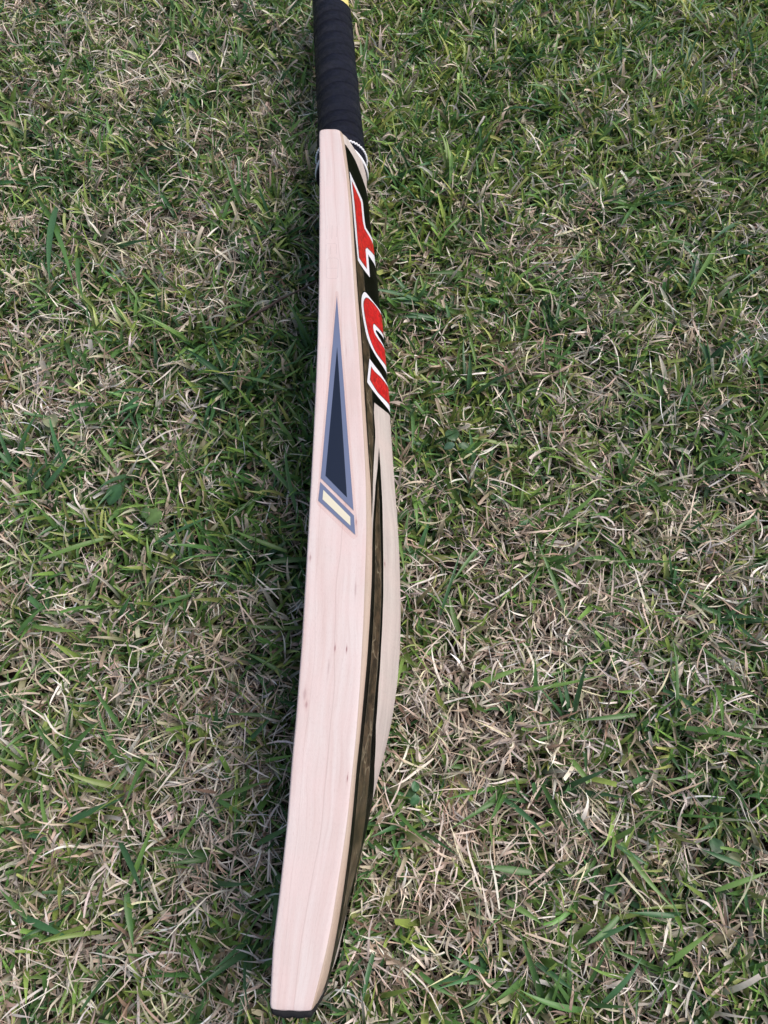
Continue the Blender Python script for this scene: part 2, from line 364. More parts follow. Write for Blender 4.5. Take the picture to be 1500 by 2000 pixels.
black = [(497,0),(500,.35),(497,.8),(489,1.05),(489,1.2),(497,1.6),(497,1.98),(300,1.98),(282,1.6),(277,1.25),(283,.985),(275,.405)]+up_r+[(240,0),(330,0),(420,0)]
decal('back_sticker', black, DT, M_black)
decal('mirror_band', [(400,.06),(400,.34),(372,.36),(352,.34),(330,.34),(300,.34),(272,.32),(264,.31),(246,.285),(225,.19),(205,.09),(196,.05),(206,.042),(221,.05),(239,.065),(265,.08),(300,.07),(340,.06)], DT+.1, M_gold)
def over_ridge(p, e=1.3):
    """outlines that reach the spine run on a little over it"""
    out = []; n = len(p)
    for i, (Y, q) in enumerate(p):
        if q < .93: out.append((Y, q)); continue
        pv, nx = p[i-1][1] >= .93, p[(i+1) % n][1] >= .93
        if not pv: out.append((Y, 1.0))
        out.append((Y, e))
        if not nx: out.append((Y, 1.0))
    return out
L1w = [(469.6,.032),(453,.030),(431.1,.045),(408.2,.085),(399.6,.112),(386.7,.141),(392.7,.603),(416.2,.619),(420,.945),(449,.97),(443.7,.619),(448.8,.592),(465.6,.563),(468.9,.542)]
L1r = [(463.2,.107),(455.5,.13),(443.6,.165),(421.5,.19),(402.4,.20),(392.8,.212),(397,.506),(416.8,.52),(422.2,.589),(433,.98),(443,.97),(438.7,.551),(443.7,.497),(461.8,.469),(463.2,.415)]
L2w = [(365.7,.317),(359.5,.231),(353,.178),(347,.153),(340.8,.159),(329.2,.225),(322.9,.305),(320.1,.451),(318.8,.623),(318,.945),(341,.975),(342.8,.654),(344.2,.637),(346.9,.675),(350.4,.963),(375,.95),(371.5,.668),(369.4,.449),(368.3,.383)]
L2r = [(362.7,.373),(356,.282),(351.3,.25),(344.8,.252),(336.3,.30),(328.8,.371),(324.1,.493),(322.5,.635),(325,1.0),(340,.98),(338.4,.625),(340.6,.559),(343.9,.539),(347.9,.566),(350.1,.617),(354,.97),(372,.97),(370.5,.726),(368.3,.567),(365.8,.453)]
L3w = [(307.6,.32),(295.2,.243),(282.6,.164),(285,.96),(307,.955),(308.7,.65)]
L3r = [(302,.365),(294.2,.318),(288.9,.285),(287.6,.534),(291.5,.947),(306,.98),(304.6,.666),(301.9,.456)]
def grow(p, d):
    """push an outline outwards by d mm (Y mm, q*KQ)"""
    P = np.array([(a, b*KQ) for a, b in p]); n = len(P); out = []
    area = sum(P[i][0]*P[(i+1) % n][1]-P[(i+1) % n][0]*P[i][1] for i in range(n)); sg = 1 if area > 0 else -1
    for i in range(n):
        a, b, c = P[i-1], P[i], P[(i+1) % n]
        u = (b-a)/np.linalg.norm(b-a); w = (c-b)/np.linalg.norm(c-b)
        n1 = np.array([u[1], -u[0]])*sg; n2 = np.array([w[1], -w[0]])*sg; m = n1+n2; m /= np.linalg.norm(m)+1e-9
        k = min(1/max(.4, float(np.dot(m, n1))), 2.2)
        q = b+m*d*k; out.append((float(q[0]), float(q[1]/KQ)))
    return out
for wpoly, rpoly, sm in ((L1w, L1r, 0), (L2w, L2r, 1), (L3w, L3r, 0)):
    W, Rr = over_ridge(wpoly), over_ridge(rpoly)
    lt = decal('letter', grow(W, .9), DT+.12, M_black, step=1.6, smooth=sm)
    # sub-pieces of a letter share the blade as parent; each colour is one flat piece
    decal('letter_outline', W, DT+.22, M_white, step=1.6, smooth=sm)
    decal('letter_grey_rim', grow(Rr, .55), DT+.30, M_grey, step=1.6, smooth=sm)  # printed grey outline around the red
    decal('letter_fill', Rr, DT+.38, M_red, step=1.6, smooth=sm)
lo_l = [(242.1,.471),(223,.363),(207.2,.235),(186.4,.116),(176,.06),(160,0)]
lo_r = [(-62,1.0),(-30,1.02),(0,1.05),(21,1.05),(29.4,.879),(43.2,.676),(63.7,.505),(85.3,.442),(108.1,.419),(132.4,.418),(152.8,.415),(181.8,.423),(206.6,.451),(226,.469)]
decal('lower_back_sticker', lo_l+[(100,0),(20,0),(-45,0),(-62,0),(-63,.5)]+lo_r, DT, M_black)
gl = [(216,.35),(198.6,.25),(181.6,.165),(166.9,.135),(151.7,.13),(128,.14),(104.4,.145),(75.2,.15),(50.5,.142),(26.9,.15),(14.6,.155),(-3.2,.20),(-15,.235),(-40,.30)]
gr = [(-40,.66),(-13.5,.78),(-3.5,.79),(15.6,.69),(28.5,.60),(52.4,.425),(77,.36),(107.2,.35),(131.2,.348),(155.8,.333),(171,.325),(185.4,.322),(200.9,.339)]
decal('lower_mirror_band', gl+gr, DT+.1, M_gold)
def edge_line(name, pts, w=.22):
    a = [(Y, q) for Y, q in pts]; decal(name, a+[(Y, q+w/KQ) for Y, q in a[::-1]], DT+.16, M_line, step=6)
edge_line('band_edge_line', gr); edge_line('band_edge_line', gl[2:], .18)
edge_line('band_edge_line', [(400,.34),(372,.36),(352,.34),(330,.34),(300,.34),(272,.32),(264,.31),(246,.285),(225,.19)])

# ---- edge sticker: flat pieces on the narrow edge that faces up
def flat(name, pts, z, m, rnd=0):
    P = [np.array(p, float) for p in pts]
    if rnd: P = smooth_poly(P, rnd)
    v = [(p[0], p[1], z) for p in P]; f = [tuple(range(len(v)))]
    a = sum(P[i][0]*P[(i+1) % len(P)][1]-P[(i+1) % len(P)][0]*P[i][1] for i in range(len(P)))
    if a < 0: f = [f[0][::-1]]
    return bchild(name, v, f, m, blade_o, smooth=False)
flat('clear_film', [(-33.4,349.4),(-32.9,350.6),(-31.9,350.6),(-31.3,349.2),(-24.2,270.1),(-16.3,182),(-15.4,169.9),(-15.5,167.4),(-17.2,165.6),(-19,166.4),(-39.6,187.6),(-40.6,190.0),(-40.3,194),(-36.4,290)], 120.10, M_film)
flat('triangle_border', [(-32.3,346.3),(-38.4,205.7),(-18.1,184.1)], 120.2, M_blue)
flat('triangle', [(-31.0,303.3),(-35.6,207.3),(-22.2,192.6)], 120.3, M_navy)
flat('bar_border', [(-38.6,203.1),(-39.4,190.6),(-16.8,168.3),(-17.8,180.8)], 120.2, M_blue)
flat('bar', [(-36.6,197.7),(-36.8,191.4),(-19.8,174.2),(-20.0,179.8)], 120.3, M_cream)

# faint stamped figures higher up on the edge
def stamp_mark(segs, w=.32):
    v = []; f = []
    for (xa, ya), (xb, yb) in segs:
        d = np.array([xb-xa, yb-ya], float); d /= np.linalg.norm(d); p = np.array([-d[1], d[0]])*w/2; i = len(v)
        for c in ((xa, ya)-p, (xb, yb)-p, (xb, yb)+p, (xa, ya)+p): v.append((c[0], c[1], 120.06))
        f.append((i, i+1, i+2, i+3))
    bchild('stamped_mark', v, f, M_stamp, blade_o, smooth=False)
def loop(p): return [(p[i], p[(i+1) % len(p)]) for i in range(len(p))]
stamp_mark(loop([(-40.2,379),(-39,380.2),(-33.5,380.2),(-32.2,378.6),(-32.2,363),(-33.4,361.6),(-39,361.6),(-40.2,363)])+[((-39.9,371),(-32.6,371))])
stamp_mark([((-41.2,384),(-41.2,393)),((-40.8,393.6),(-34.2,393.6)),((-33.8,393),(-33.8,384)),((-38.0,384),(-38.0,392))])
stamp_mark([((-41,398),(-41,411)),((-37.4,398),(-37.4,411)),((-34,400),(-34,411))])

# ---- handle
def ringY(th, top, side): return top+(side-top)*np.abs(np.cos(th))**1.6
def grip():
    nt, PT = 112, 17.2; a = np.linspace(0, 2*np.pi, nt, endpoint=False); v = []; f = []; g = []
    rows = np.concatenate([[-.6], np.linspace(0, 1, 520), [1.002]])
    for k, t in enumerate(rows):
        y0 = ringY(a, 534.0, 521.5); y1 = 758.5-11.5*np.cos(a)-17.5*np.sin(a)
        tt = min(max(t, 0), 1); Y = y0+(y1-y0)*tt
        ph = ((Y-535+2.2*np.sin(Y*.045)+1.3*np.sin(Y*.13+a*.5*2))/PT + a/(2*np.pi)) % 1.0                 # 0 at the overlap step nearest the blade
        wob = .12*np.sin(a*3+Y*.13)+.10*np.sin(Y*.31+a)
        r = hr(Y)+(.5+.22*np.sin(Y*.09+1))*(1-ph)**1.1*np.minimum(1, ph/.05)+.10*np.sin(ph*np.pi)+wob*.8
        if t < 0 or t > 1: r = r-1.6
        x = hcx(Y)+r*np.cos(a); z = Z0+r*np.sin(a)
        for i in range(nt): v.append((x[i], Y[i], z[i])); g.append((a[i]*19, Y[i], ph[i]))
    for k in range(len(rows)-1):
        for i in range(nt): j = (i+1) % nt; f.append((k*nt+i, (k+1)*nt+i, (k+1)*nt+j, k*nt+j))
    f = [q[::-1] for q in f]
    o = bchild('grip', v, f, M_grip); setgrain(o, g); return o
grip_o = grip()
def ringtube(name, top, side, r_off, rad, m, beads=0, squash=1., parent=None):
    n = 360; c = 8; v = []; f = []
    for i in range(n):
        th = 2*np.pi*i/n; Y = ringY(th, top, side)
        if beads: Y += .62*math.sin(th*beads); 
        rr = hr(Y)+r_off; k = rad*(1+(.12*math.sin(th*beads*2) if beads else 0))
        for j in range(c):
            b = 2*np.pi*j/c; r = rr+k*squash*math.cos(b)
            v.append((float(hcx(Y))+r*math.cos(th), Y+k*math.sin(b), Z0+r*math.sin(th)))
    for i in range(n):
        for j in range(c):
            i2, j2 = (i+1) % n, (j+1) % c; f.append((i*c+j, i*c+j2, i2*c+j2, i2*c+j))
    return bchild(name, v, f, m, parent or grip_o)
ringtube('twisted_cord', 539.6, 541.0, 1.1, 1.05, M_rope, beads=50, squash=.8)
ringtube('white_cord', 534.4, 523.6, .7, 1.7, M_rope, squash=.7)
ringtube('black_cord', 531.0, 520.2, .4, 1.0, M_cordb, squash=.6)
ringtube('black_cord', 531.6, 517.2, .1, .45, M_cordb, squash=.6)
def sleeve():
    nt = 48; prof = [(736, -.9), (744, -.9), (760, -.9), (790, -.5), (797, -.5), (801, -1.6), (803.5, -5), (804, -12)]; v = []; f = []
    for Y, d in prof:
        for i in range(nt): a = 2*math.pi*i/nt; r = float(hr(Y))+d; v.append((float(hcx(Y))+r*math.cos(a), Y, Z0+r*math.sin(a)))
    for k in range(len(prof)-1):
        for i in range(nt): j = (i+1) % nt; f.append((k*nt+i, k*nt+j, (k+1)*nt+j, (k+1)*nt+i))
    f.append(tuple((len(prof)-1)*nt+i for i in range(nt)))
    f = [q[::-1] for q in f]
    return bchild('handle_sleeve', v, f, M_yellow)
sleeve()

# ------------------------------------------------------------------ lawn
# share of living grass over the lawn, at (x, y) in metres
XS = [-1, -.6, -.2, .2, .6, 1]
GM = [(.842, .417, [.45,.52,.58,.80,.88,.82]), (.641, .373, [.62,.55,.50,.80,.70,.70]), (.478, .34, [.48,.52,.68,.62,.50,.62]), (.343, .31, [.45,.70,.80,.62,.45,.55]),
      (.229, .286, [.66,.60,.74,.58,.42,.38]), (.132, .264, [.45,.36,.60,.34,.32,.46]), (.048, .247, [.50,.36,.60,.26,.36,.42]), (-.025, .231, [.42,.40,.54,.26,.32,.42]), (-.089, .217, [.36,.42,.50,.40,.34,.44])]
GC = np.array([[hw*5/6*u for u in XS] for _, hw, _ in GM]); GV = np.array([r for *_, r in GM]); GY = np.array([y for y, *_ in GM])
def noise2(x, y, s, seed):
    r = np.random.default_rng(seed); out = 0
    for k in range(7):
        a = r.uniform(0, 2*np.pi); fr = s*r.uniform(.6, 1.7); out = out+np.sin((x*np.cos(a)+y*np.sin(a))*fr+r.uniform(0, 6.28)+1.5*np.sin((x*np.sin(a)-y*np.cos(a))*fr*.6))
    return out/7
SPOTS = [(-.255,.71,.035,-.5),(-.13,.585,.035,-.45),(-.20,.50,.04,-.5),(-.165,.325,.03,-.35),(-.05,.14,.05,.25),(.045,.42,.03,-.2),(.125,.49,.03,-.45),(.03,.10,.035,-.25),(.11,.10,.05,-.18),(.16,.155,.05,-.12),
         (.03,-.02,.05,-.3),(-.10,.11,.04,-.4),(-.11,.02,.05,-.35),(-.24,.28,.03,-.3),(-.30,.36,.04,-.35),(.175,.07,.025,.5),(.24,.05,.025,.3),(.06,.30,.03,.3),(.09,-.075,.03,.45),(-.15,.20,.04,.45),(-.27,.45,.035,.4),(-.07,.30,.04,.35),(-.12,.43,.04,-.1),(.22,.30,.04,.3),(.03,.68,.03,-.3),(.10,.64,.05,.35)]
def green_at(x, y):
    g = np.zeros_like(x); ws = np.zeros_like(x)
    for i in range(len(GY)):
        for j in range(6):
            w = np.exp(-(((x-GC[i, j])/.055)**2+((y-GY[i])/.06)**2))+1e-9
            g += w*GV[i, j]; ws += w
    g = g/ws
    for a, b, s, k in SPOTS: g += k*np.exp(-(((x-a)/s)**2+((y-b)/s)**2))*.8
    g = .61+(g-.55)*.92
    g = g+.06*np.clip((y-.3)/.3, 0, 1)
    return np.clip(g+.07+.24*noise2(x, y, 95, 5)+.42*noise2(x, y, 220, 6), .04, .97)
def scatter(n, keep):
    xs, ys = [], []
    while sum(map(len, xs)) < n:
        y = rng.uniform(-.16, .97, n); hw = .2167+(y+.089)*.2163+.075; x = rng.uniform(-.54, .54, n)
        m = (np.abs(x) < hw) & (rng.random(n) < keep(x, y)); xs.append(x[m]); ys.append(y[m])
    return np.concatenate(xs)[:n], np.concatenate(ys)[:n]
def push_out(P):
    """blades press against the bat instead of running through it"""
    X, Y, Z = P[..., 0]*1e3, P[..., 1]*1e3, P[..., 2]*1e3
    inb = (Y > -72.5) & (Y < 512) & (Z > 10) & (Z < 121)
    L = fx(np.clip(Y, -66, 510))-1.2-.6; s = np.clip(np.abs(Z-Z0)/HH, 0, 1); Rr = back(np.clip(Y, -66, 510), 1-s)[0]+1.5
    mid = (L+Rr)/2; hit = inb & (X > L) & (X < Rr)
    X = np.where(hit, np.where(X < mid, L-rng.random(X.shape)*.8, Rr+rng.random(X.shape)*.8), X)
    d = np.sqrt((X-hcx(Y))**2+(Z-Z0)**2); hit = (Y >= 512) & (Y < 806) & (d < 22.0)
    Z = np.where(hit, Z0-np.sqrt(np.maximum(22.3**2-(X-hcx(Y))**2, 0)), Z)
    return np.stack([X, Y, Z], -1)*1e-3
def blades(name, m, x, y, z, head, lean, bend, curl, Ln, Wd, tw, dtw, tint0, tint1, nseg=5, fold=0., tipw=.08, zmin=.0012, zig=0., cut=None):
    n = len(x); P = np.zeros((n, nseg+1, 3)); P[:, 0] = np.stack([x, y, z], 1); D = np.zeros((n, nseg+1, 3)); hz = np.zeros((n, nseg+1))
    for k in range(nseg+1):
        s = k/nseg; th = lean+bend*s; h = head+curl*s
        if zig: h = h+rng.normal(0, zig, n)*(k > 0)
        D[:, k] = np.stack([np.sin(th)*np.cos(h), np.sin(th)*np.sin(h), np.cos(th)], 1); hz[:, k] = h
        if k: P[:, k] = P[:, k-1]+(D[:, k]+D[:, k-1])/2*(Ln/nseg)[:, None]
    lo = gz(P[..., 0], P[..., 1])+zmin+rng.random(n)[:, None]*.005*np.linspace(1, .4, nseg+1)
    P[..., 2] = np.maximum(P[..., 2], lo)
    P = push_out(P)
    side = np.stack([-np.sin(hz), np.cos(hz), np.zeros_like(hz)], -1); nr = np.cross(D, side)
    t = (tw[:, None]+dtw[:, None]*np.linspace(0, 1, nseg+1))[..., None]
    w = side*np.cos(t)+nr*np.sin(t); nn = -side*np.sin(t)+nr*np.cos(t)
    s = np.linspace(0, 1, nseg+1); prof = np.minimum(1, .62+1.3*s)*np.clip(1-s**2.6, tipw, 1)
    if cut is not None: prof = np.where(cut[:, None], np.minimum(1, .7+s)*(1-.25*s), prof[None])
    else: prof = np.broadcast_to(prof, (n, nseg+1))
    hw = (Wd[:, None]*prof/2)[..., None]
    A = P-w*hw; B = P+w*hw
    if fold:
        Mv = P-nn*hw*fold*2; V = np.stack([A, Mv, B], 2); c = 3
    else: V = np.stack([A, B], 2); c = 2
    V = push_out(V)
    i0 = (np.arange(n)*(nseg+1)*c)[:, None, None]+(np.arange(nseg)*c)[None, :, None]+np.arange(c-1)[None, None, :]
    F = np.stack([i0, i0+1, i0+c+1, i0+c], -1).reshape(-1, 4)
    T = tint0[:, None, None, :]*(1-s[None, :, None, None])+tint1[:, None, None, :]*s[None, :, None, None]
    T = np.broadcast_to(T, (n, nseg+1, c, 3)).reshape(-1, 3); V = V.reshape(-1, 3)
    return V, F, T
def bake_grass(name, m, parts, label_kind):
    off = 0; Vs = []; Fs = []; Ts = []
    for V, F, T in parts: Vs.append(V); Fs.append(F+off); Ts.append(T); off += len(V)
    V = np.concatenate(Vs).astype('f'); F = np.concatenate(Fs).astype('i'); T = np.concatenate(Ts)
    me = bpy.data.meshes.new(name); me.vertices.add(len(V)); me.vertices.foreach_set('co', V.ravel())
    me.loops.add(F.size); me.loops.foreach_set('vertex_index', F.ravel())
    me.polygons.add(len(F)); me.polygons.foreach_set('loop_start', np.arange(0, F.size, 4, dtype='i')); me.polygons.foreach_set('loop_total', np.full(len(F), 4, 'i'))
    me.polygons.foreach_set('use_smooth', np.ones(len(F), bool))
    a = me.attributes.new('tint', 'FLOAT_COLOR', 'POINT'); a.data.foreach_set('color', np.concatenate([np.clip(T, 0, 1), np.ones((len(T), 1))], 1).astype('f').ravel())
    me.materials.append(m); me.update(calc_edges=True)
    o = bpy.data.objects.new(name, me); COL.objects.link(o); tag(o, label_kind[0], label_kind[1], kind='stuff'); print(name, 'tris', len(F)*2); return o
U = rng.uniform; N = rng.normal
def pal(n, cols, probs, jit=.12):
    c = np.array(cols)[rng.choice(len(cols), n, p=np.array(probs)/sum(probs))]
    return c*np.exp(N(0, jit, (n, 1)))*np.exp(N(0, jit*.25, (n, 3)))
GREENS = [(.092,.205,.056),(.158,.290,.072),(.062,.160,.062),(.232,.332,.085),(.33,.39,.14)]; GP = [.28,.27,.17,.18,.10]
STRAW = [(.72,.60,.48),(.86,.77,.67),(.58,.44,.34),(.33,.225,.16),(.72,.69,.46),(.84,.78,.70)]; SP = [.28,.28,.17,.09,.10,.08]
DEAD = [(.07,.046,.036),(.13,.09,.07),(.04,.027,.022),(.24,.18,.145)]; DP = [.32,.3,.2,.18]
CLEAR = [(.021,.034),(.053,.289),(-.171,.220),(-.259,.303),(.202,.002),(-.198,.743),(-.198,.236)]
def clear(x, y, r=.007):
    k = np.ones_like(x)
    for a, b in CLEAR: k = np.where((x-a)**2+(y-b)**2 < r*r, .15, k)
    return k
dry = []
# thatch: flat matted dead pieces near the soil
n = 16000; x, y = scatter(n, lambda x, y: 1-.45*green_at(x, y))
dry.append(blades('t', None, x, y, gz(x, y)+U(.001, .012, n), U(0, 6.28, n), U(1.1, 1.6, n), N(0, .4, n), N(0, .9, n), U(.010, .032, n), U(.0009, .0030, n), N(0, .8, n), N(0, 1, n), pal(n, DEAD+STRAW[:3], DP+[.14,.06,.2]), pal(n, DEAD+STRAW[:3], DP+[.14,.06,.2]), nseg=3, zig=.25))
# dead leaves: thin curling straw, in bursts from dead shoots
nt = 10800; tx, ty = scatter(nt, lambda x, y: (1-green_at(x, y))**1.5*clear(x, y)+.085); k = rng.integers(3, 8, nt)
ix = np.repeat(np.arange(nt), k); n = len(ix); x = tx[ix]+N(0, .0016, n); y = ty[ix]+N(0, .0016, n); tz = U(.002, .021, nt)[ix]; hb = U(0, 6.28, nt)[ix]
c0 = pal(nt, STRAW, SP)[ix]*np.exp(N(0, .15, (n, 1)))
dry.append(blades('s', None, x, y, gz(x, y)+tz, hb+U(-2.4, 2.4, n), U(.35, 1.45, n), U(.1, 1.3, n), N(0, .7, n), U(.009, .027, n), np.clip(np.exp(N(math.log(.00112), .36, n)), .0006, .0032), N(0, .8, n), N(0, 1.4, n), c0*.55, c0*1.16, nseg=5, fold=0, zig=.14))  # tint darkens to the base: soil-browned, plus painted shade in the gaps
# loose long straws lying on top
n = 3400; x, y = scatter(n, lambda x, y: (1.02-green_at(x, y))**1.8*clear(x, y)); c0 = pal(n, STRAW, [.25,.35,.1,.05,.15,.1])
dry.append(blades('l', None, x, y, gz(x, y)+U(.012, .024, n), U(0, 6.28, n), U(1.1, 1.5, n), U(-.1, .7, n), N(0, .8, n), U(.014, .040, n), U(.0008, .0018, n), N(0, .6, n), N(0, 1.6, n), c0, c0*1.08, nseg=6, zig=.1))
# pale clipped sheaths, short and wide
n = 4200; x, y = scatter(n, lambda x, y: (1-green_at(x, y))*clear(x, y)); c0 = pal(n, [(.72,.62,.52),(.60,.46,.36),(.66,.60,.44)], [.4,.4,.2])
dry.append(blades('p', None, x, y, gz(x, y)+U(.006, .018, n), U(0, 6.28, n), U(.5, 1.5, n), U(0, .6, n), N(0, .5, n), U(.006, .015, n), U(.0018, .0034, n), N(0, .8, n), N(0, .8, n), c0*.8, c0, nseg=3, cut=rng.random(n) < .5))
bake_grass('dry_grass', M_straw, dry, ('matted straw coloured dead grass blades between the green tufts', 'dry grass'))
grn = []
nt = 15800; tx, ty = scatter(nt, lambda x, y: green_at(x, y)**1.25*clear(x, y)+.02); k = rng.integers(3, 7, nt); ix = np.repeat(np.arange(nt), k); n = len(ix)
big = np.clip(.5+.9*noise2(tx, ty, 120, 9), .0, 1)[ix]
hb = (U(0, 6.28, nt))[ix]; x = tx[ix]+N(0, .0018, n); y = ty[ix]+N(0, .0018, n)
c0 = pal(nt, GREENS, GP)[ix]*np.exp(N(0, .14, (n, 1)))
warm = np.clip((y-.25)/.6, 0, 1)[:, None]*(x > -.05)[:, None]          # the far right of the lawn is a yellower green
c0 = c0*(1+warm*np.array([.28, .18, -.02]))
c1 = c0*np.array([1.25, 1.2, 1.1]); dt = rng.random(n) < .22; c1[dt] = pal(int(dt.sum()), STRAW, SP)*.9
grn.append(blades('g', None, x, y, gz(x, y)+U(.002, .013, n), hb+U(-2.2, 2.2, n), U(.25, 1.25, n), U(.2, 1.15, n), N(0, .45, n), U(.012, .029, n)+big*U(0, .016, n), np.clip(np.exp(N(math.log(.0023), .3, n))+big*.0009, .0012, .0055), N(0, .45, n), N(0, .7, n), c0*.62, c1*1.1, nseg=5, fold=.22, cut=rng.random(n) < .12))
# broad long leaves in loose sheaves
nt = 420; tx, ty = scatter(nt, lambda x, y: green_at(x, y)**2.2*clear(x, y, .012)*np.where(y > .5, .55, 1)); k = rng.integers(2, 6, nt); ix = np.repeat(np.arange(nt), k); n = len(ix)
c0 = pal(nt, GREENS[:4], [.35, .25, .28, .12])[ix]*np.exp(N(0, .10, (n, 1)))
grn.append(blades('w', None, tx[ix]+N(0, .0022, n), ty[ix]+N(0, .0022, n), gz(tx[ix], ty[ix])+U(.008, .018, n), U(0, 6.28, nt)[ix]+N(0, .55, n), U(.5, 1.1, n), U(.4, 1.0, n), N(0, .3, n), U(.026, .052, n), U(.0026, .0044, n), N(0, .35, n), N(0, .5, n), c0*.8, c0*1.15, nseg=7, fold=.22))
# a fine under-layer of short narrow green
n = 15000; x, y = scatter(n, lambda x, y: green_at(x, y)); c0 = pal(n, GREENS, [.4,.3,.2,.08,.02])*.9
grn.append(blades('u', None, x, y, gz(x, y)+U(.001, .008, n), U(0, 6.28, n), U(.3, 1.5, n), U(0, .8, n), N(0, .6, n), U(.010, .024, n), U(.0010, .0021, n), N(0, .7, n), N(0, .8, n), c0, c0*1.1, nseg=4, fold=0))
# taller blades standing against the toe end and the handle side of the bat
n = 150; y = np.concatenate([U(-.066, .03, 95), U(.03, .50, 55)]); x = np.array([float(bx_(np.clip(a*1e3, -66, 510)))*1e-3 for a in y])+U(.006, .022, n)+np.where(y > .03, .012, 0); c0 = pal(n, GREENS[:3]+STRAW[:2], [.3,.2,.2,.2,.1])
grn.append(blades('e', None, x, y, gz(x, y)+.006, U(2.2, 4.1, n), U(.1, .6, n), U(.2, .8, n), N(0, .4, n), U(.022, .046, n), U(.0014, .0030, n), N(0, .5, n), N(0, .6, n), c0*.85, c0*1.1, nseg=6, fold=.2))
# the large single blades, each where it lies: x0, y0, heading deg, length mm, width mm
HERO = [(0.1925, 0.0728, -8, 54, 5.6), (0.1655, 0.0809, -172, 40, 3.3), (0.1909, 0.0793, 81, 51, 3.3), (0.1831, 0.0975, -30, 31, 4.1), (0.0892, -0.0122, 172, 31, 4.5), (0.0594, 0.0992, 22, 35, 4.2), (0.0751, 0.0294, -36, 33, 3.5), (0.0846, 0.0958, 3, 61, 3.2), (0.1285, 0.1429, 111, 62, 3.3), (0.072, 0.2018, -132, 38, 3.0), (0.1419, 0.0032, -34, 20, 3.2), (0.1452, 0.0046, -67, 43, 3.6), (0.0998, 0.0384, -71, 30, 3.5), (0.1715, -0.0352, 174, 27, 3.3), (0.1054, -0.0635, -139, 30, 3.9), (0.124, -0.0783, 38, 32, 3.6), (0.1614, -0.061, 38, 38, 4.0), (0.0868, -0.0585, -31, 24, 3.5), (0.0728, -0.0272, -28, 22, 3.8), (0.2161, -0.0081, 161, 25, 3.4), (0.198, -0.0218, 19, 34, 3.3), (-0.1986, 0.0147, 22, 39, 4.1), (-0.2064, 0.0061, 164, 30, 3.3), (-0.1626, 0.0061, -50, 36, 4.0), (-0.1539, -0.0218, -71, 30, 4.3), (-0.1527, -0.0191, 67, 37, 3.6), (-0.1115, 0.0264, -120, 36, 3.2), (-0.1054, 0.0294, 16, 33, 4.2), (-0.1054, 0.0294, -24, 22, 3.2), (-0.2136, -0.0352, -17, 34, 4.1), (-0.207, -0.0378, 142, 26, 3.3), (-0.1688, 0.0696, 127, 41, 3.3), (-0.2037, 0.2058, -152, 52, 4.0), (-0.1661, 0.2018, 24, 47, 3.1), (-0.2007, 0.2601, 128, 38, 3.3), (-0.2973, 0.5327, -82, 98, 6.0), (-0.2893, 0.5017, 125, 59, 5.3), (-0.2984, 0.514, -60, 91, 4.8), (-0.2682, 0.472, -75, 54, 4.1), (-0.1463, 0.5078, 73, 37, 4.0), (-0.0684, 0.0793, 175, 35, 2.8), (-0.0549, 0.19, -170, 36, 4.1), (-0.0698, 0.1959, 167, 42, 3.7), (-0.0639, 0.2262, 109, 54, 3.4), (-0.0686, 0.2429, 129, 60, 3.5), (-0.0774, 0.3336, 162, 44, 3.3), (0.0631, 0.6052, -90, 56, 4.3), (0.0748, 0.3633, 105, 41, 2.6), (0.2332, 0.539, -126, 49, 4.3), (0.2928, 0.4838, -121, 75, 4.7), (0.3214, 0.514, -145, 46, 4.3), (0.0221, 0.3145, -87, 38, 3.2), (0.0314, 0.2823, 164, 29, 3.2), (0.1087, 0.222, -141, 21, 3.4), (0.2737, 0.222, -153, 29, 3.4), (-0.0649, 0.106, 149, 33, 3.2), (-0.078, 0.0032, 28, 24, 3.8), (-0.0889, 0.0632, 40, 25, 3.2), (-0.136, 0.1632, -153, 26, 3.7), (-0.2426, 0.1411, -18, 36, 3.5), (-0.2517, 0.1339, 56, 26, 3.6), (0.0389, 0.1484, 70, 47, 2.5), (0.1188, -0.0483, 21, 30, 3.5), (0.1384, -0.0352, -139, 27, 3.6), (-0.0059, -0.0534, -109, 26, 3.1), (0.0205, -0.0635, -41, 22, 3.1)]
if HERO:
    H = np.array(HERO, float); n = len(H); c0 = pal(n, GREENS[:3], [.4,.3,.3], .06)
    grn.append(blades('h', None, H[:, 0], H[:, 1], np.full(n, .024), np.radians(H[:, 2]), np.full(n, 1.2), np.full(n, .5), N(0, .15, n), H[:, 3]*1e-3*1.05, H[:, 4]*1e-3, N(0, .2, n), N(0, .3, n), c0*.95, c0*1.15, nseg=9, fold=.2))
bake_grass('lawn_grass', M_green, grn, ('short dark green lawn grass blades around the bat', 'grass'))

# ------------------------------------------------------------------ small broad-leaved weeds, a twig, a pale dead leaf
def leaf_mesh(Ln, W, shape, fold, tilt, col):
    """a leaf from its stalk end (0,0,0) along +x"""
    ns = 10; v = []; f = []; rows = []
    for i in range(ns+1):
        s = i/ns
        if shape == 'heart': w = math.sin(math.pi*min(1, s*.93+.06))**.55*(1-.12*s)+(.10*max(0, s-.8)*5)
        elif shape == 'oval': w = math.sin(math.pi*min(1, s*.97+.02))**.75
        elif shape == 'lobed': w = math.sin(math.pi*min(1, s*.95+.04))**.5*(1+.14*math.sin(s*17))
        else: w = math.sin(math.pi*min(1, s*.98+.015))**1.1
        if i in (0, ns): w = max(w*.2, .03)
        for u in (-1, -.5, 0, .5, 1):
            yy = u*W/2*w; xx = s*Ln+(Ln*.05*abs(u) if shape == 'heart' and i == ns else 0)
            zz = fold*abs(yy)+tilt*xx-.9*xx*xx/Ln*.35+.0003*math.sin(u*3+s*7)
            v.append((xx, yy, zz))
    for i in range(ns):
        for j in range(4): f.append((i*5+j, (i+1)*5+j, (i+1)*5+j+1, i*5+j+1))
    return v, f
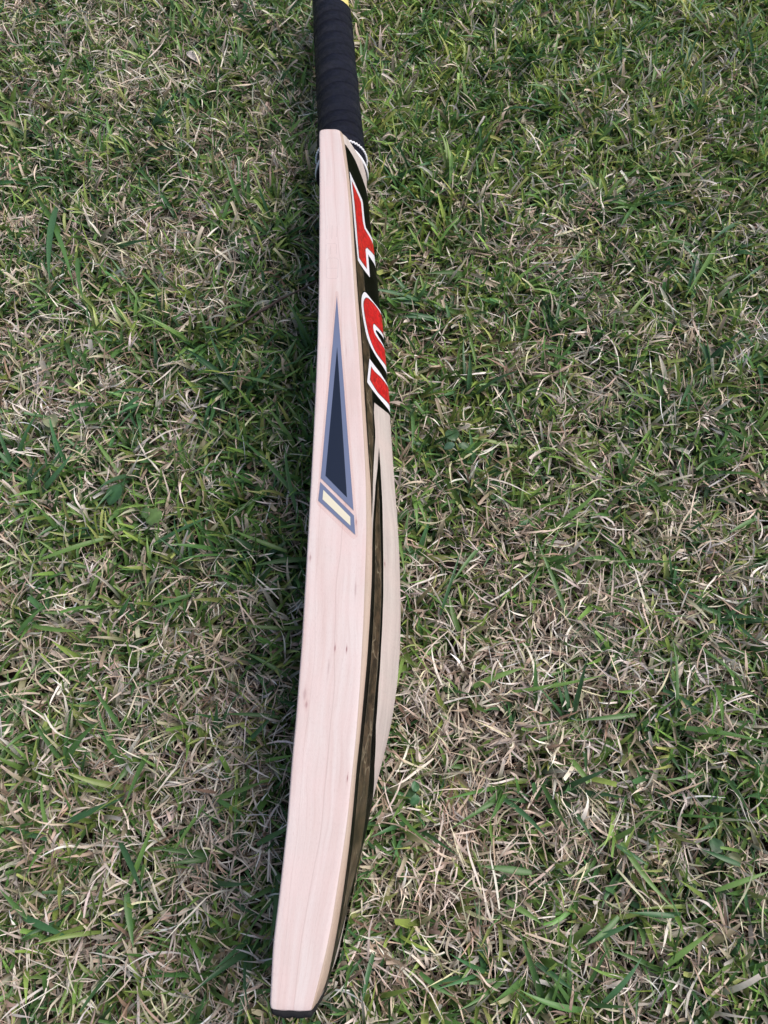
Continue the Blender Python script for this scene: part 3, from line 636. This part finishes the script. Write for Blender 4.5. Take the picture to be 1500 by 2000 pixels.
def leafplant(name, label, cat, x, y, z, leaves, stem=True, group=None):
    root = bpy.data.objects.new(name, None); COL.objects.link(root); root.location = (x, y, float(gz(x, y))); tag(root, label, cat, group)
    for (dx, dy, dz, head, Ln, W, shape, fold, tilt, col) in leaves:
        v, f = leaf_mesh(Ln, W, shape, fold, tilt, col); me = bpy.data.meshes.new('leaf'); me.from_pydata(v, [], f); me.shade_smooth(); me.materials.append(M_green if cat != 'dead leaf' else M_straw)
        a = me.attributes.new('tint', 'FLOAT_COLOR', 'POINT'); cc = []
        for p in v: k = 1.35 if abs(p[1]) < 1e-6 and cat != 'dead leaf' else 1.; cc += [min(1, c*k) for c in col]+[1]
        a.data.foreach_set('color', cc)
        o = bpy.data.objects.new('leaf', me); COL.objects.link(o); o.parent = root; o.location = (dx, dy, z+dz); o.rotation_euler = (0, 0, R(head))
    if stem:
        v = []; f = []; n = 6; L0 = leaves[0]
        for k in range(5):
            s = k/4
            for j in range(n): a = 2*math.pi*j/n; v.append((L0[0]*s+.0005*math.cos(a)-.0006*math.sin(s*3), L0[1]*s+.0005*math.sin(a), .001+(z-.001)*s))
        for k in range(4):
            for j in range(n): f.append((k*n+j, k*n+(j+1) % n, (k+1)*n+(j+1) % n, (k+1)*n+j))
        me = bpy.data.meshes.new('stem'); me.from_pydata(v, [], f); me.shade_smooth(); me.materials.append(M_green)
        a = me.attributes.new('tint', 'FLOAT_COLOR', 'POINT'); a.data.foreach_set('color', [.10, .13, .05, 1]*len(v))
        o = bpy.data.objects.new('stem', me); COL.objects.link(o); o.parent = root
    return root
TEAL = (.075, .19, .085); LIME = (.15, .25, .08); DRK = (.05, .12, .045); PALE = (.30, .33, .19)
leafplant('clover', 'small teal green clover with heart shaped leaflets beside the pale tail of the bat spine', 'clover', .021, .032, .028,
          [(-.001, .001, 0, 100, .0065, .0052, 'heart', .25, .1, TEAL), (0, -.001, .001, 235, .0070, .0056, 'heart', .2, .1, TEAL), (-.001, 0, -.002, 165, .0062, .006, 'heart', .2, 0, DRK)])
leafplant('broadleaf_weed', 'dark oval leaved weed in the lawn to the right of the red letters', 'weed', .055, .281, .029,
          [(-.001, .001, 0, 112, .0125, .0105, 'oval', .25, .15, DRK), (-.0015, -.001, 0, 205, .009, .006, 'oval', .2, .05, (.075, .16, .10)), (.001, -.001, -.001, -15, .011, .006, 'oval', .2, .0, DRK)])
leafplant('broadleaf_weed', 'light green lobed weed leaf low in the grass left of the slanted cream bar sticker', 'weed', -.163, .226, .029,
          [(0, 0, 0, 215, .0135, .0125, 'lobed', .1, .05, LIME), (-.008, 0, -.001, 185, .008, .009, 'lobed', .1, .0, (.12, .21, .075))])
leafplant('broadleaf_weed', 'large dark green round weed leaf left of the light lobed leaf', 'weed', -.197, .246, .028,
          [(.001, .002, 0, 240, .017, .012, 'oval', .15, .0, (.06, .15, .06))])
leafplant('broadleaf_weed', 'pale grey green cupped weed leaf near the left edge of the lawn', 'weed', -.252, .295, .029,
          [(0, 0, 0, 125, .014, .012, 'heart', .4, .15, PALE), (0, -.001, -.002, 160, .012, .009, 'heart', .2, .0, (.22, .25, .11))])
leafplant('broadleaf_weed', 'round dark leaved weed near the lower right corner of the lawn', 'weed', .207, -.002, .026,
          [(-.001, .001, 0, 120, .009, .009, 'heart', .2, .0, (.07, .15, .07)), (.001, -.001, 0, -15, .011, .0065, 'oval', .3, .1, (.11, .13, .055))])
leafplant('dead_leaf', 'pale grey curled dead leaf in the grass left of the black handle', 'dead leaf', -.203, .745, .027,
          [(0, 0, 0, -20, .018, .012, 'oval', .35, -.15, (.58, .52, .50))], stem=False)
def twig():
    pts = [(-.121, .398, .024), (-.106, .406, .030), (-.097, .411, .031), (-.088, .417, .033), (-.069, .426, .036), (-.056, .432, .040)]; v = []; f = []; n = 8
    Pn = [np.array(p) for p in pts]; dense = []
    for i in range(len(Pn)-1):
        for k in range(5): dense.append(Pn[i]+(Pn[i+1]-Pn[i])*k/5)
    dense.append(Pn[-1])
    for i, p in enumerate(dense):
        s = i/(len(dense)-1); r = .0006+.0006*math.sin(math.pi*min(1, s+.25))**.7*(1 if s > .2 else .7)+(.0003 if i % 6 == 3 else 0)
        for j in range(n): a = 2*math.pi*j/n; v.append((p[0]-.4*r*math.cos(a), p[1]+r*math.cos(a), p[2]+r*math.sin(a)))
    for i in range(len(dense)-1):
        for j in range(n): f.append((i*n+j, i*n+(j+1) % n, (i+1)*n+(j+1) % n, (i+1)*n+j))
    f += [tuple(range(n))[::-1], tuple(len(v)-n+j for j in range(n))]
    t = plain('twig_bark', (.085, .055, .045), .8, bumpscale=700, bs=.6).m
    return tag(mesh_obj('twig', v, f, t), 'thin dark brown twig lying in the grass against the left side of the bat', 'twig')
twig()
